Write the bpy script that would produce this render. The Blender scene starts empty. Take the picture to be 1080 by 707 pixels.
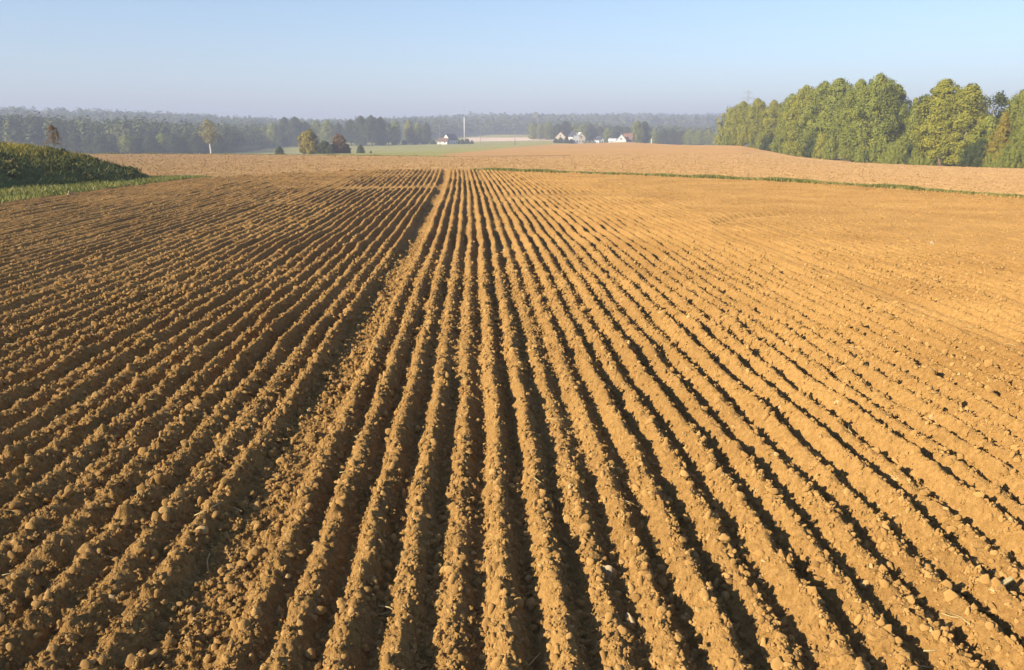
import bpy, math, random
import numpy as np
from mathutils import Vector, Matrix

rng = np.random.default_rng(7)
random.seed(7)
R = math.radians
scene = bpy.context.scene
COL = scene.collection

# ------------------------------------------------------------------ camera
CAM_Z, PITCH, YAW, F = 2.4, 14.33, -2.29, 824.0
cam_data = bpy.data.cameras.new('camera')
cam_data.sensor_width = 36.0
cam_data.lens = F / 1080 * 36.0
cam_data.clip_start, cam_data.clip_end = 0.1, 9000
cam = bpy.data.objects.new('camera', cam_data)
cam.location = (0, 0, CAM_Z)
cam.rotation_euler = (R(90 - PITCH), 0, R(YAW))
COL.objects.link(cam)
scene.camera = cam
CAM_M = cam.rotation_euler.to_matrix()


def ray(u, v):
    return CAM_M @ Vector(((u - 540) / F, -(v - 353.5) / F, -1))


def azim(u, v=160):
    d = ray(u, v)
    return math.atan2(d.x, d.y)


def on_level(u, v, z=0.0):
    d = ray(u, v)
    t = (z - CAM_Z) / d.z
    return (d.x * t, d.y * t)


def at(u, dist, v=155):
    a = azim(u, v)
    return (math.sin(a) * dist, math.cos(a) * dist)


def z_at(u, v, dist):
    d = ray(u, v)
    return CAM_Z + dist * d.z / math.hypot(d.x, d.y)


# ------------------------------------------------------------------ numpy noise
def hash2(ix, iy, seed):
    ix = ix.astype(np.int64) & 0xFFFFFFFF
    iy = iy.astype(np.int64) & 0xFFFFFFFF
    h = (ix * 374761393 + iy * 668265263 + seed * 2246822519) & 0xFFFFFFFF
    h = ((h ^ (h >> 13)) * 1274126177) & 0xFFFFFFFF
    h = ((h ^ (h >> 16)) * 2654435761) & 0xFFFFFFFF
    h = h ^ (h >> 15)
    return (h & 0xFFFFFF) / float(0x1000000)


def vnoise(x, y, seed=0):
    ix, iy = np.floor(x), np.floor(y)
    fx, fy = x - ix, y - iy
    fx = fx * fx * (3 - 2 * fx)
    fy = fy * fy * (3 - 2 * fy)
    a, b = hash2(ix, iy, seed), hash2(ix + 1, iy, seed)
    c, d = hash2(ix, iy + 1, seed), hash2(ix + 1, iy + 1, seed)
    return (a + (b - a) * fx) * (1 - fy) + (c + (d - c) * fx) * fy


def fbm(x, y, seed=0, octaves=3):
    s, amp, tot = 0, 1, 0
    for o in range(octaves):
        s = s + amp * vnoise(x * 2 ** o + 17.3 * o, y * 2 ** o - 9.1 * o, seed + o)
        tot += amp
        amp *= 0.5
    return s / tot


def clod_bumps(x, y, cell, rmin, rmax, prob, seed, sharp=0.9):
    """rounded lumps of earth lying on a plane: the highest of the lumps near each point"""
    gx, gy = x / cell, y / cell
    ix, iy = np.floor(gx), np.floor(gy)
    out = np.zeros_like(x)
    for dx in (-1, 0, 1):
        for dy in (-1, 0, 1):
            cx, cy = ix + dx, iy + dy
            h0 = hash2(cx, cy, seed)
            px = (cx + 0.15 + 0.7 * hash2(cx, cy, seed + 1)) * cell
            py = (cy + 0.15 + 0.7 * hash2(cx, cy, seed + 2)) * cell
            rr = rmin + (rmax - rmin) * hash2(cx, cy, seed + 3) ** 2.2
            th = hash2(cx, cy, seed + 4) * math.pi
            el = 0.7 + 0.3 * hash2(cx, cy, seed + 5)
            ux, uy = x - px, y - py
            c, s = np.cos(th), np.sin(th)
            a = (ux * c + uy * s)
            b = (-ux * s + uy * c) / el
            a, b = a / rr, b / rr
            q = 1 - np.maximum(np.maximum(np.abs(a), np.abs(b)), 0.72 * np.maximum(np.abs(a + b), np.abs(a - b * 0.8)))
            top = 0.62 + 0.45 * (a * (hash2(cx, cy, seed + 6) - 0.5) + b * (hash2(cx, cy, seed + 7) - 0.5)) * 2
            hgt = np.where((h0 < prob) & (q > 0), rr * sharp * np.minimum(q * 1.9, top), 0)
            out = np.maximum(out, hgt)
    return out


def sstep(a, b, x):
    t = np.clip((x - a) / (b - a), 0, 1)
    return t * t * (3 - 2 * t)


def pchip(xs, ys, x):
    xs, ys = np.asarray(xs, float), np.asarray(ys, float)
    h = np.diff(xs)
    d = np.diff(ys) / h
    m = np.zeros_like(ys)
    for i in range(1, len(xs) - 1):
        if d[i - 1] * d[i] > 0:
            w1, w2 = 2 * h[i] + h[i - 1], h[i] + 2 * h[i - 1]
            m[i] = (w1 + w2) / (w1 / d[i - 1] + w2 / d[i])
    m[-1] = d[-1]
    x = np.clip(x, xs[0], xs[-1])
    k = np.clip(np.searchsorted(xs, x, 'right') - 1, 0, len(xs) - 2)
    t = (x - xs[k]) / h[k]
    t2, t3 = t * t, t * t * t
    return ((2 * t3 - 3 * t2 + 1) * ys[k] + (t3 - 2 * t2 + t) * h[k] * m[k]
            + (-2 * t3 + 3 * t2) * ys[k + 1] + (t3 - t2) * h[k] * m[k + 1])


def inside(poly, x, y):
    res = np.zeros(x.shape, bool)
    n = len(poly)
    for i in range(n):
        x1, y1 = poly[i]
        x2, y2 = poly[(i + 1) % n]
        if y1 == y2:
            continue
        c = ((y1 > y) != (y2 > y)) & (x < (x2 - x1) * (y - y1) / (y2 - y1) + x1)
        res ^= c
    return res


# ------------------------------------------------------------------ terrain heights
COLS = [
    (-400, [(30, 0.), (60, 0.), (150, -.6), (250, -4.), (380, -6.), (700, -6.), (900, 'v141'), (1300, 'v130'), (2000, 'v127'), (4500, 'v127')]),
    (0, [(30, 0.), (58, 0.), (150, 'v162.6'), (240, -4.5), (380, -6.5), (650, -6.), (850, 'v142'), (1250, 'v130'), (2000, 'v127'), (4500, 'v127')]),
    (220, [(30, 0.), (52, 0.), (90, 'v171.5'), (150, 'v163'), (240, -4.6), (380, -6.5), (600, -6.5), (850, 'v144'), (1250, 'v135'), (2000, 'v132'), (4500, 'v132')]),
    (330, [(30, 0.), (55, 0.), (100, 'v169'), (146, 'v164'), (230, 'v162.6'), (330, -5.6), (450, -6.6), (600, 'v152'), (800, 'v148'), (1100, 'v142'), (1500, 'v138'), (2200, 'v136'), (4500, 'v136')]),
    (480, [(30, 0.), (57, 0.), (95, 'v169.5'), (128, 'v165.6'), (200, 'v161.5'), (300, 'v158.5'), (450, 'v154.5'), (600, 'v151.5'), (700, 'v148.5'), (900, 'v143'), (1200, 'v136'), (1800, 'v132'), (4500, 'v132')]),
    (570, [(30, 0.), (53, 0.), (95, 'v169'), (130, 'v164.6'), (200, 'v159'), (300, 'v155'), (380, 'v153'), (480, 'v151'), (600, 'v149.8'), (660, 'v148'), (800, 'v145.3'), (1000, 'v141'), (1400, 'v133'), (2000, 'v129'), (4500, 'v129')]),
    (660, [(30, 0.), (51, 0.), (95, 'v168.5'), (130, 'v163'), (200, 'v156.8'), (300, 'v152'), (370, 'v150'), (450, -2.6), (600, -4.6), (800, -4.), (1100, 'v142'), (1600, 'v131'), (2200, 'v127'), (4500, 'v127')]),
    (780, [(25, 0.), (45, 0.), (90, 'v171'), (140, 'v161.5'), (200, 'v155.8'), (250, 'v153.6'), (330, -2.), (450, -5.), (700, -6.), (1000, 'v143'), (1500, 'v133'), (2200, 'v128'), (4500, 'v128')]),
    (840, [(25, 0.), (42, 0.), (90, 'v174'), (140, 'v168.5'), (195, 'v165'), (260, -2.8), (450, -5.), (900, -5.), (1500, 'v134'), (2200, 'v128'), (4500, 'v128')]),
    (900, [(25, 0.), (38, 0.), (90, 'v178'), (165, 'v171.3'), (260, -4.), (450, -5.5), (900, -5.), (1500, 'v134'), (2200, 'v128'), (4500, 'v128')]),
    (1000, [(25, 0.), (34, 0.), (80, 'v184.5'), (145, 'v175.8'), (250, -4.6), (450, -5.5), (900, -5.), (1500, 'v134'), (2200, 'v128'), (4500, 'v128')]),
    (1080, [(22, 0.), (31, 0.), (70, 'v189'), (135, 'v178'), (250, -4.8), (450, -5.5), (900, -5.), (1500, 'v134'), (2200, 'v128'), (4500, 'v128')]),
    (1500, [(20, 0.), (30, 0.), (70, -1.6), (135, -3.4), (250, -4.8), (450, -5.5), (900, -5.), (1500, 10.), (2200, 30.), (4500, 70.)]),
]
COL_AZ = np.array([azim(u) for u, _ in COLS])
COL_XY = []
for u, pts in COLS:
    xs = [math.log(0.2)] + [math.log(r) for r, _ in pts]
    zs = [0.0] + [z if not isinstance(z, str) else z_at(u, float(z[1:]), r) for r, z in pts]
    COL_XY.append((xs, zs))


def ground(x, y):
    x, y = np.atleast_1d(np.asarray(x, float)), np.atleast_1d(np.asarray(y, float))
    lr = np.log(np.maximum(np.hypot(x, y), 0.21))
    az = np.clip(np.arctan2(x, y), COL_AZ[0], COL_AZ[-1])
    k = np.clip(np.searchsorted(COL_AZ, az, 'right') - 1, 0, len(COLS) - 2)
    t = (az - COL_AZ[k]) / (COL_AZ[k + 1] - COL_AZ[k])
    out = np.zeros_like(x)
    for i in range(len(COLS)):
        m = (k == i) | (k + 1 == i)
        if m.any():
            w = np.where(k[m] == i, 1 - t[m], t[m])
            out[m] += w * pchip(*COL_XY[i], lr[m])
    return out


def gz(x, y):
    return float(ground([x], [y])[0])


# outline of the ridged front field on the ground
EDGE_PX = [(-260, 262), (-60, 222), (0, 214.5), (60, 206), (120, 198), (200, 188.5), (270, 184.5), (352, 180.6), (420, 178.6), (475, 179.2), (540, 180.8),
           (670, 184.6), (810, 190), (940, 197.5), (1080, 207), (1250, 221)]
EDGE = [on_level(u, v) for u, v in EDGE_PX]
FIELD = [(EDGE[0][0], -25)] + EDGE + [(45, 14), (45, -25)]


# ------------------------------------------------------------------ mesh helpers
def make_mesh(name, verts, quads, smooth=True, tris=False):
    me = bpy.data.meshes.new(name)
    verts = np.ascontiguousarray(verts, np.float32)
    quads = np.ascontiguousarray(quads, np.int32)
    n = quads.shape[1]
    me.vertices.add(len(verts))
    me.vertices.foreach_set('co', verts.ravel())
    me.loops.add(quads.size)
    me.loops.foreach_set('vertex_index', quads.ravel())
    me.polygons.add(len(quads))
    me.polygons.foreach_set('loop_start', np.arange(0, quads.size, n, dtype=np.int32))
    if smooth:
        me.polygons.foreach_set('use_smooth', np.ones(len(quads), bool))
    me.update(calc_edges=True)
    return me


def set_tint(me, per_face, n):
    a = me.attributes.new('tint', 'FLOAT', 'FACE')
    a.data.foreach_set('value', np.ascontiguousarray(per_face, np.float32))


def obj(name, me, m=None, parent=None, **props):
    o = bpy.data.objects.new(name, me)
    COL.objects.link(o)
    if m is not None:
        me.materials.append(m)
    if parent is not None:
        o.parent = parent
    for k, v in props.items():
        o[k] = v
    return o


def root(name, label, cat, loc, rz=0.0, group=None):
    o = bpy.data.objects.new(name, None)
    o.empty_display_size = 0.3
    COL.objects.link(o)
    o.location = loc
    o.rotation_euler = (0, 0, rz)
    o['label'], o['category'] = label, cat
    if group:
        o['group'] = group
    return o


class MB:
    """collects boxes, tubes and prisms into one mesh"""
    def __init__(self):
        self.v, self.f = [], []

    def add(self, vs, fs):
        b = len(self.v)
        self.v += [tuple(p) for p in vs]
        self.f += [tuple(i + b for i in f) for f in fs]

    def box(self, x0, x1, y0, y1, z0, z1):
        self.add([(x0, y0, z0), (x1, y0, z0), (x1, y1, z0), (x0, y1, z0), (x0, y0, z1), (x1, y0, z1), (x1, y1, z1), (x0, y1, z1)],
                 [(0, 3, 2, 1), (4, 5, 6, 7), (0, 1, 5, 4), (1, 2, 6, 5), (2, 3, 7, 6), (3, 0, 4, 7)])

    def tube(self, pts, radii, n=7):
        rings = []
        for i, p in enumerate(pts):
            p = Vector(p)
            a = Vector(pts[max(i - 1, 0)])
            b = Vector(pts[min(i + 1, len(pts) - 1)])
            d = (b - a).normalized()
            s = d.cross(Vector((0.3, 1, 0.1))).normalized()
            t = d.cross(s)
            rings.append([p + (s * math.cos(2 * math.pi * k / n) + t * math.sin(2 * math.pi * k / n)) * radii[i] for k in range(n)])
        vs = [q for r in rings for q in r]
        fs = []
        for i in range(len(pts) - 1):
            for k in range(n):
                fs.append((i * n + k, i * n + (k + 1) % n, (i + 1) * n + (k + 1) % n, (i + 1) * n + k))
        fs.append(tuple(range(n))[::-1])
        fs.append(tuple((len(pts) - 1) * n + k for k in range(n)))
        self.add(vs, fs)

    def mesh(self, name, smooth=False):
        me = bpy.data.meshes.new(name)
        me.from_pydata(self.v, [], self.f)
        if smooth:
            me.polygons.foreach_set('use_smooth', [True] * len(me.polygons))
        me.update()
        return me


# ------------------------------------------------------------------ materials
def new_mat(name):
    m = bpy.data.materials.new(name)
    m.use_nodes = True
    nt = m.node_tree
    return m, nt, nt.nodes['Principled BSDF']


def noise_node(nt, scale, detail=4, rough=0.55, coord='Object'):
    tc = nt.nodes.new('ShaderNodeTexCoord')
    n = nt.nodes.new('ShaderNodeTexNoise')
    n.inputs['Scale'].default_value = scale
    n.inputs['Detail'].default_value = detail
    n.inputs['Roughness'].default_value = rough
    nt.links.new(tc.outputs[coord], n.inputs['Vector'])
    return n


def ramp(nt, fac, stops):
    r = nt.nodes.new('ShaderNodeValToRGB')
    while len(r.color_ramp.elements) < len(stops):
        r.color_ramp.elements.new(0.5)
    for e, (p, c) in zip(r.color_ramp.elements, stops):
        e.position = p
        e.color = (*c, 1)
    nt.links.new(fac, r.inputs['Fac'])
    return r


def mix(nt, fac, a, b, mode='MIX'):
    m = nt.nodes.new('ShaderNodeMix')
    m.data_type = 'RGBA'
    m.blend_type = mode
    for sock, val in ((m.inputs[0], fac), (m.inputs[6], a), (m.inputs[7], b)):
        if hasattr(val, 'links'):
            nt.links.new(val, sock)
        elif isinstance(val, (int, float)):
            sock.default_value = val
        else:
            sock.default_value = (*val, 1)
    return m.outputs[2]


def bump(nt, height, bsdf, dist, strength=1.0):
    b = nt.nodes.new('ShaderNodeBump')
    b.inputs['Distance'].default_value = dist
    b.inputs['Strength'].default_value = strength
    nt.links.new(height, b.inputs['Height'])
    nt.links.new(b.outputs['Normal'], bsdf.inputs['Normal'])


def earth(name, lo, mid, hi, patch_scale, grain_scale, bump_d, patch=(0.85, 0.85, 0.85), bump_scale=None):
    m, nt, b = new_mat(name)
    g = noise_node(nt, grain_scale, 6, 0.7)
    c = ramp(nt, g.outputs['Fac'], [(0.28, lo), (0.5, mid), (0.72, hi)])
    p = noise_node(nt, patch_scale, 3)
    pr = ramp(nt, p.outputs['Fac'], [(0.3, patch), (0.65, (1, 1, 1))])
    out = mix(nt, 1.0, c.outputs['Color'], pr.outputs['Color'], 'MULTIPLY')
    nt.links.new(out, b.inputs['Base Color'])
    b.inputs['Roughness'].default_value = 0.95
    b.inputs['Diffuse Roughness'].default_value = 1.0
    b.inputs['Specular IOR Level'].default_value = 0.15
    bn = noise_node(nt, bump_scale or grain_scale * 1.5, 5, 0.65)
    bump(nt, bn.outputs['Fac'], b, bump_d)
    return m


SOIL_LO, SOIL_MID, SOIL_HI = (0.24, 0.132, 0.040), (0.345, 0.194, 0.060), (0.445, 0.265, 0.092)
M_SOIL = earth('ploughed_soil', SOIL_LO, SOIL_MID, SOIL_HI, 0.45, 22, 0.011, (0.74, 0.70, 0.66), 90)
nt_ = M_SOIL.node_tree
tc_ = nt_.nodes.new('ShaderNodeTexCoord')
nz_ = noise_node(nt_, 60, 3)
wob_ = mix(nt_, 0.012, tc_.outputs['Object'], nz_.outputs['Color'], 'ADD')
hs_ = None
for sc_, am_ in ((42, 1.0), (95, 0.55)):
    vo_ = nt_.nodes.new('ShaderNodeTexVoronoi')
    vo_.inputs['Scale'].default_value = sc_
    nt_.links.new(wob_, vo_.inputs['Vector'])
    ma_ = nt_.nodes.new('ShaderNodeMath')
    ma_.operation = 'MULTIPLY'
    ma_.inputs[1].default_value = -am_
    nt_.links.new(vo_.outputs['Distance'], ma_.inputs[0])
    if hs_ is None:
        hs_ = ma_.outputs[0]
    else:
        ad_ = nt_.nodes.new('ShaderNodeMath')
        nt_.links.new(hs_, ad_.inputs[0])
        nt_.links.new(ma_.outputs[0], ad_.inputs[1])
        hs_ = ad_.outputs[0]
b1_ = [n for n in nt_.nodes if n.type == 'BUMP'][0]
b2_ = nt_.nodes.new('ShaderNodeBump')
b2_.inputs['Distance'].default_value = 0.009
nt_.links.new(hs_, b2_.inputs['Height'])
nt_.links.new(b1_.outputs['Normal'], b2_.inputs['Normal'])
nt_.links.new(b2_.outputs['Normal'], nt_.nodes['Principled BSDF'].inputs['Normal'])
M_SECOND = earth('harrowed_soil', (0.22, 0.127, 0.048), (0.32, 0.192, 0.077), (0.41, 0.255, 0.112), 0.03, 1.1, 0.06, (0.92, 0.90, 0.88), 1.3)
M_THIRD = earth('red_soil', (0.25, 0.14, 0.05), (0.31, 0.178, 0.066), (0.36, 0.215, 0.088), 0.015, 0.5, 0.1, (0.9, 0.88, 0.86))
M_HEAD = earth('dark_headland', (0.10, 0.06, 0.03), (0.15, 0.09, 0.045), (0.20, 0.125, 0.06), 0.05, 1, 0.1)  # darker earth colour for the narrow strip along the brow
M_PALE = earth('pale_stubble', (0.42, 0.30, 0.22), (0.48, 0.35, 0.27), (0.54, 0.40, 0.30), 0.02, 0.2, 0.05)
M_MEADOW = earth('meadow_grass', (0.15, 0.145, 0.042), (0.21, 0.195, 0.058), (0.29, 0.25, 0.085), 0.012, 0.25, 0.1)
M_VERGE = earth('verge_turf', (0.06, 0.085, 0.022), (0.10, 0.125, 0.035), (0.17, 0.165, 0.06), 0.3, 5, 0.05)
M_FLOOR = earth('wood_floor', (0.03, 0.04, 0.015), (0.05, 0.06, 0.02), (0.07, 0.08, 0.03), 0.01, 0.1, 0.1)


def tinted(name, stops, transl=0.38, rough=0.7, obj_var=0.0):
    """leaf or clod material: colour picked by each face's own tint value"""
    m, nt, b = new_mat(name)
    a = nt.nodes.new('ShaderNodeAttribute')
    a.attribute_name = 'tint'
    r = ramp(nt, a.outputs['Fac'], stops)
    b.inputs['Roughness'].default_value = rough
    b.inputs['Specular IOR Level'].default_value = 0.2
    col = r.outputs['Color']
    if obj_var:
        oi = nt.nodes.new('ShaderNodeObjectInfo')
        rr = ramp(nt, oi.outputs['Random'], [(0, (1 - obj_var, 1 - obj_var * .8, 1 - obj_var)), (1, (1 + obj_var, 1 + obj_var * .7, 1))])
        col = mix(nt, 1.0, col, rr.outputs['Color'], 'MULTIPLY')
    nt.links.new(col, b.inputs['Base Color'])
    if transl:
        t = nt.nodes.new('ShaderNodeBsdfTranslucent')
        nt.links.new(col, t.inputs['Color'])
        ms = nt.nodes.new('ShaderNodeMixShader')
        ms.inputs[0].default_value = transl
        out = nt.nodes['Material Output']
        nt.links.new(b.outputs[0], ms.inputs[1])
        nt.links.new(t.outputs[0], ms.inputs[2])
        nt.links.new(ms.outputs[0], out.inputs['Surface'])
    return m


L_YELLOW = tinted('yellow_green_leaves', [(0, (0.144, 0.159, 0.022)), (0.5, (0.316, 0.302, 0.036)), (1, (0.489, 0.416, 0.051))])
L_GREEN = tinted('green_leaves', [(0, (0.114, 0.138, 0.023)), (0.5, (0.259, 0.276, 0.041)), (1, (0.438, 0.406, 0.056))])
L_DARK = tinted('dark_leaves', [(0, (0.036, 0.050, 0.014)), (0.5, (0.072, 0.094, 0.022)), (1, (0.132, 0.144, 0.034))])
L_RUST = tinted('rusty_leaves', [(0, (0.121, 0.074, 0.027)), (0.5, (0.203, 0.121, 0.034)), (1, (0.297, 0.176, 0.041))])
L_GOLD = tinted('golden_leaves', [(0, (0.172, 0.138, 0.017)), (0.5, (0.322, 0.253, 0.029)), (1, (0.437, 0.333, 0.040))])
L_WOOD = tinted('woodland_leaves', [(0, (0.05, 0.066, 0.018)), (0.55, (0.095, 0.115, 0.028)), (1, (0.21, 0.19, 0.045))], 0.15)
G_BANK = tinted('bank_grass_blades', [(0, (0.045, 0.06, 0.018)), (0.5, (0.11, 0.12, 0.03)), (0.8, (0.19, 0.17, 0.05)), (1, (0.26, 0.19, 0.08))], 0.2)
G_DRY = tinted('dry_weed_stems', [(0, (0.16, 0.16, 0.03)), (0.5, (0.34, 0.28, 0.05)), (1, (0.46, 0.33, 0.08))], 0.3)
G_VERGE = tinted('verge_grass_blades', [(0, (0.076, 0.102, 0.017)), (0.5, (0.187, 0.191, 0.043)), (1, (0.340, 0.289, 0.111))], 0.25)
G_WEED = tinted('boundary_weeds', [(0, (0.092, 0.103, 0.023)), (0.5, (0.196, 0.196, 0.052)), (1, (0.368, 0.299, 0.115))], 0.2)


def plain(name, c, var=0.12, scale=3, rough=0.8, spec=0.3):
    m, nt, b = new_mat(name)
    n = noise_node(nt, scale, 4)
    lo = tuple(x * (1 - var) for x in c)
    hi = tuple(min(1, x * (1 + var)) for x in c)
    r = ramp(nt, n.outputs['Fac'], [(0.3, lo), (0.7, hi)])
    nt.links.new(r.outputs['Color'], b.inputs['Base Color'])
    b.inputs['Roughness'].default_value = rough
    b.inputs['Specular IOR Level'].default_value = spec
    return m


M_BARK = plain('bark', (0.10, 0.08, 0.06), 0.35, 2)
M_PALEBARK = plain('pale_bark', (0.62, 0.58, 0.50), 0.15, 2)
M_WHITE = plain('white_render', (0.62, 0.60, 0.56), 0.05, 0.6)
M_CREAM = plain('cream_render', (0.46, 0.38, 0.29), 0.06, 0.6)
M_SLATE = plain('dark_slate', (0.06, 0.06, 0.07), 0.2, 1.5)
M_TILE = plain('red_tile', (0.17, 0.085, 0.055), 0.25, 1.5)
M_SHEET = plain('pale_roof_sheet', (0.58, 0.57, 0.54), 0.06, 1)
M_GLASS = plain('window_glass', (0.04, 0.045, 0.05), 0.1, 1, 0.15, 0.5)
M_DOOR = plain('brown_door', (0.15, 0.09, 0.05), 0.2, 3)
M_POLE = plain('concrete_pole', (0.55, 0.53, 0.50), 0.08, 1)
M_TIMBER = plain('timber_pole', (0.24, 0.20, 0.16), 0.2, 2)
M_STEEL = plain('galvanised_steel', (0.35, 0.36, 0.38), 0.08, 1)
M_STRAW = plain('straw', (0.46, 0.35, 0.16), 0.2, 30)
M_FLINT = plain('pale_flint', (0.36, 0.265, 0.15), 0.2, 25)

# ------------------------------------------------------------------ front field: ridges and furrows in the earth
S = 0.262


def bend(x, y):
    return -0.7 * (y / 50.0) ** 2 * (1 + 0.12 * np.clip(-x - 2, 0, 14))


def field_z(x, y, fine=None):
    """height of the ridged soil; fine = grid spacing there (lumps smaller than it are left out)"""
    x, y = np.asarray(x, float), np.asarray(y, float)
    if fine is None:
        fine = np.zeros_like(x)
    x0 = x - bend(x, y)
    x0 = x0 + 0.06 * (fbm(x * 0.5, y * 0.35, 11, 2) - 0.5) + 0.045 * (fbm(x * 2.6, y * 2.0, 12, 2) - 0.5) + 0.02 * (fbm(x * 9, y * 9, 13, 2) - 0.5)
    left = x0 < -1.49
    q = np.where(left, (x0 + 1.79) / S, (x0 + 1.2) / S)
    k = np.round(q)
    d = q - k                                        # -0.5 .. 0.5, 0 on the crest
    prof = np.cos(np.pi * np.clip(np.abs(d) * 1.06, 0, 0.5)) ** 1.75
    along = fbm(k * 7.31, y * 1.1 + k * 3.7, 21, 3)
    amp = 0.122 * (0.50 + 0.95 * along) * (0.8 + 0.4 * hash2(k, k * 0 + 3, 31))
    # lower, blurred ridges to the right and far away
    amp *= 1 - 0.50 * sstep(2.5, 13, x0) * (0.75 + 0.5 * hash2(k, k * 0, 32))
    amp *= 1 - 0.72 * sstep(17, 33, y + 0.9 * np.clip(x0, 0, 30)) * sstep(2.5, 9, x0)
    rough = sstep(0.35, 0.75, fbm(x * 0.35 + 5, y * 0.22, 41, 2))
    amp *= 1 - 0.25 * rough
    band = np.exp(-((x0 + 1.49) / (0.13 + 0.09 * sstep(24, 8, y))) ** 4)        # wheel track with no ridge in it
    amp *= 1 - 0.95 * band
    track = 0.55 * sstep(24, 16, y) * np.exp(-((x0 - 6.3) / 0.26) ** 4)        # flat rolled track on the right
    amp *= 1 - 0.8 * track
    mess = sstep(9.5, 6.0, y) * np.exp(-((x0 + 2.45) / 0.85) ** 4)
    amp *= 1 - 0.3 * mess
    # turning marks across the rows
    a1 = np.exp(-((y - 39 - 0.15 * x) / 1.1) ** 2) * sstep(-8, -6, x) * sstep(-0.5, -2, x)
    yc = 33.5 - 0.45 * (x - 4) ** 2 / 2.6
    a2 = np.exp(-((y - yc) / 1.0) ** 2) * sstep(0.2, 1.2, x) * sstep(8, 6.5, x)
    amp *= 1 - 0.75 * np.clip(a1 + a2, 0, 1)
    amp *= 1 + 0.3 * np.exp(-((x0 + 1.79) / 0.1) ** 2) * sstep(6, 10, y)
    amp *= 1 - 0.08 * sstep(-1.6, -2.6, x0) - 0.36 * sstep(-2.5, -8, x0)
    z = amp * prof - 0.045 - 0.035 * band
    z = z + 0.03 * (fbm(x * 0.25, y * 0.25, 51, 2) - 0.5)
    rr = np.hypot(x - 11, y - 20.6)
    z = z + (-0.045 * np.exp(-((rr - 4.3) / 0.28) ** 2) + 0.035 * np.exp(-((rr - 4.85) / 0.28) ** 2)) * sstep(11.2, 9.8, x) * sstep(18.6, 19.8, y)
    z = z + 0.028 * (fbm(x * 7, y * 7, 61, 3) - 0.5) * (1 - sstep(0.05, 0.12, fine))
    z = z - 0.030 * np.abs(fbm(x * 16, y * 16, 66, 2) - 0.5) * 2 * (1 - sstep(0.02, 0.05, fine)) + 0.006
    lump = 0.75 + 0.5 * rough + 0.5 * band + 0.35 * mess
    lump = lump * (1 - 0.7 * track) * (1 - 0.25 * sstep(15, 40, y))
    # clods built into the surface, three sizes
    for cell, r0, r1, pr, sd in ((0.17, 0.022, 0.080, 0.36, 71), (0.085, 0.012, 0.042, 0.72, 81), (0.042, 0.008, 0.021, 0.85, 91)):
        vis = 1 - sstep(r1 * 1.0, r1 * 2.6, fine)
        if np.any(vis > 0):
            z = z + clod_bumps(x, y, cell, r0, r1, pr, sd) * vis * np.clip(lump * (1 - 0.12 * sstep(1.5, 6, x0)) * (1 + 0.08 * sstep(-1.5, -5, x0)), 0.2, 2.0) * 0.85
    # coarse lumps standing in for the same roughness farther off
    farv = sstep(0.03, 0.09, fine)
    z = z + farv * (0.035 + 0.03 * sstep(2, 9, x)) * clod_bumps(x, y, 0.55, 0.12, 0.34, 0.55, 95, 1.0) / 0.34
    return z


def build_front_field():
    rows = [1.5]
    while rows[-1] < 63:
        r = rows[-1]
        rows.append(r + max(0.0065, r * 0.0027))
    rr = np.array(rows)
    az = np.arange(R(-54), R(56), 0.00155)
    A, RR = np.meshgrid(az, rr)
    X, Y = np.sin(A) * RR, np.cos(A) * RR
    fine = RR * 0.0027
    Z = np.empty_like(X)
    for i in range(0, len(rr), 120):
        sl = slice(i, i + 120)
        Z[sl] = field_z(X[sl], Y[sl], fine[sl])
    Z += ground(X.ravel(), Y.ravel()).reshape(X.shape)
    nr, na = X.shape
    idx = np.arange(nr * na).reshape(nr, na)
    q = np.stack([idx[:-1, :-1], idx[:-1, 1:], idx[1:, 1:], idx[1:, :-1]], -1).reshape(-1, 4)
    # ragged edge
    jx = X + 0.5 * (fbm(X * 1.1, Y * 1.1, 5, 2) - 0.5)
    jy = Y + 1.0 * (fbm(X * 1.1 + 40, Y * 1.1, 6, 2) - 0.5)
    ins = inside(FIELD, jx.ravel(), jy.ravel())
    keep = ins[q].all(1)
    q = q[keep][:, ::-1]
    used = np.zeros(nr * na, bool)
    used[q.ravel()] = True
    remap = np.cumsum(used) - 1
    V = np.stack([X.ravel(), Y.ravel(), Z.ravel()], -1)[used]
    return make_mesh('front_field', V, remap[q])


obj('ploughed_field', build_front_field(), M_SOIL, kind='structure')

# ------------------------------------------------------------------ the land around and beyond
BROW_AZ = np.array([azim(u) for u in (-400, 220, 330, 480, 600, 700, 780, 900, 1500)])
BROW_R = np.array([151, 151, 147, 128, 128, 132, 140, 330, 330.])
THIRD_AZ = np.array([azim(u) for u in (440, 470, 490, 520, 560, 585, 640, 780)])
THIRD_R = np.array([0, 175, 215, 270, 350, 395, 410, 290.])
VERGE = [(EDGE[0][0], -25)] + EDGE[:6] + [on_level(232, 186.2), on_level(205, 184.6), on_level(160, 186.5), (-26, 52), (-80, 58), (-80, -25)]


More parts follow.
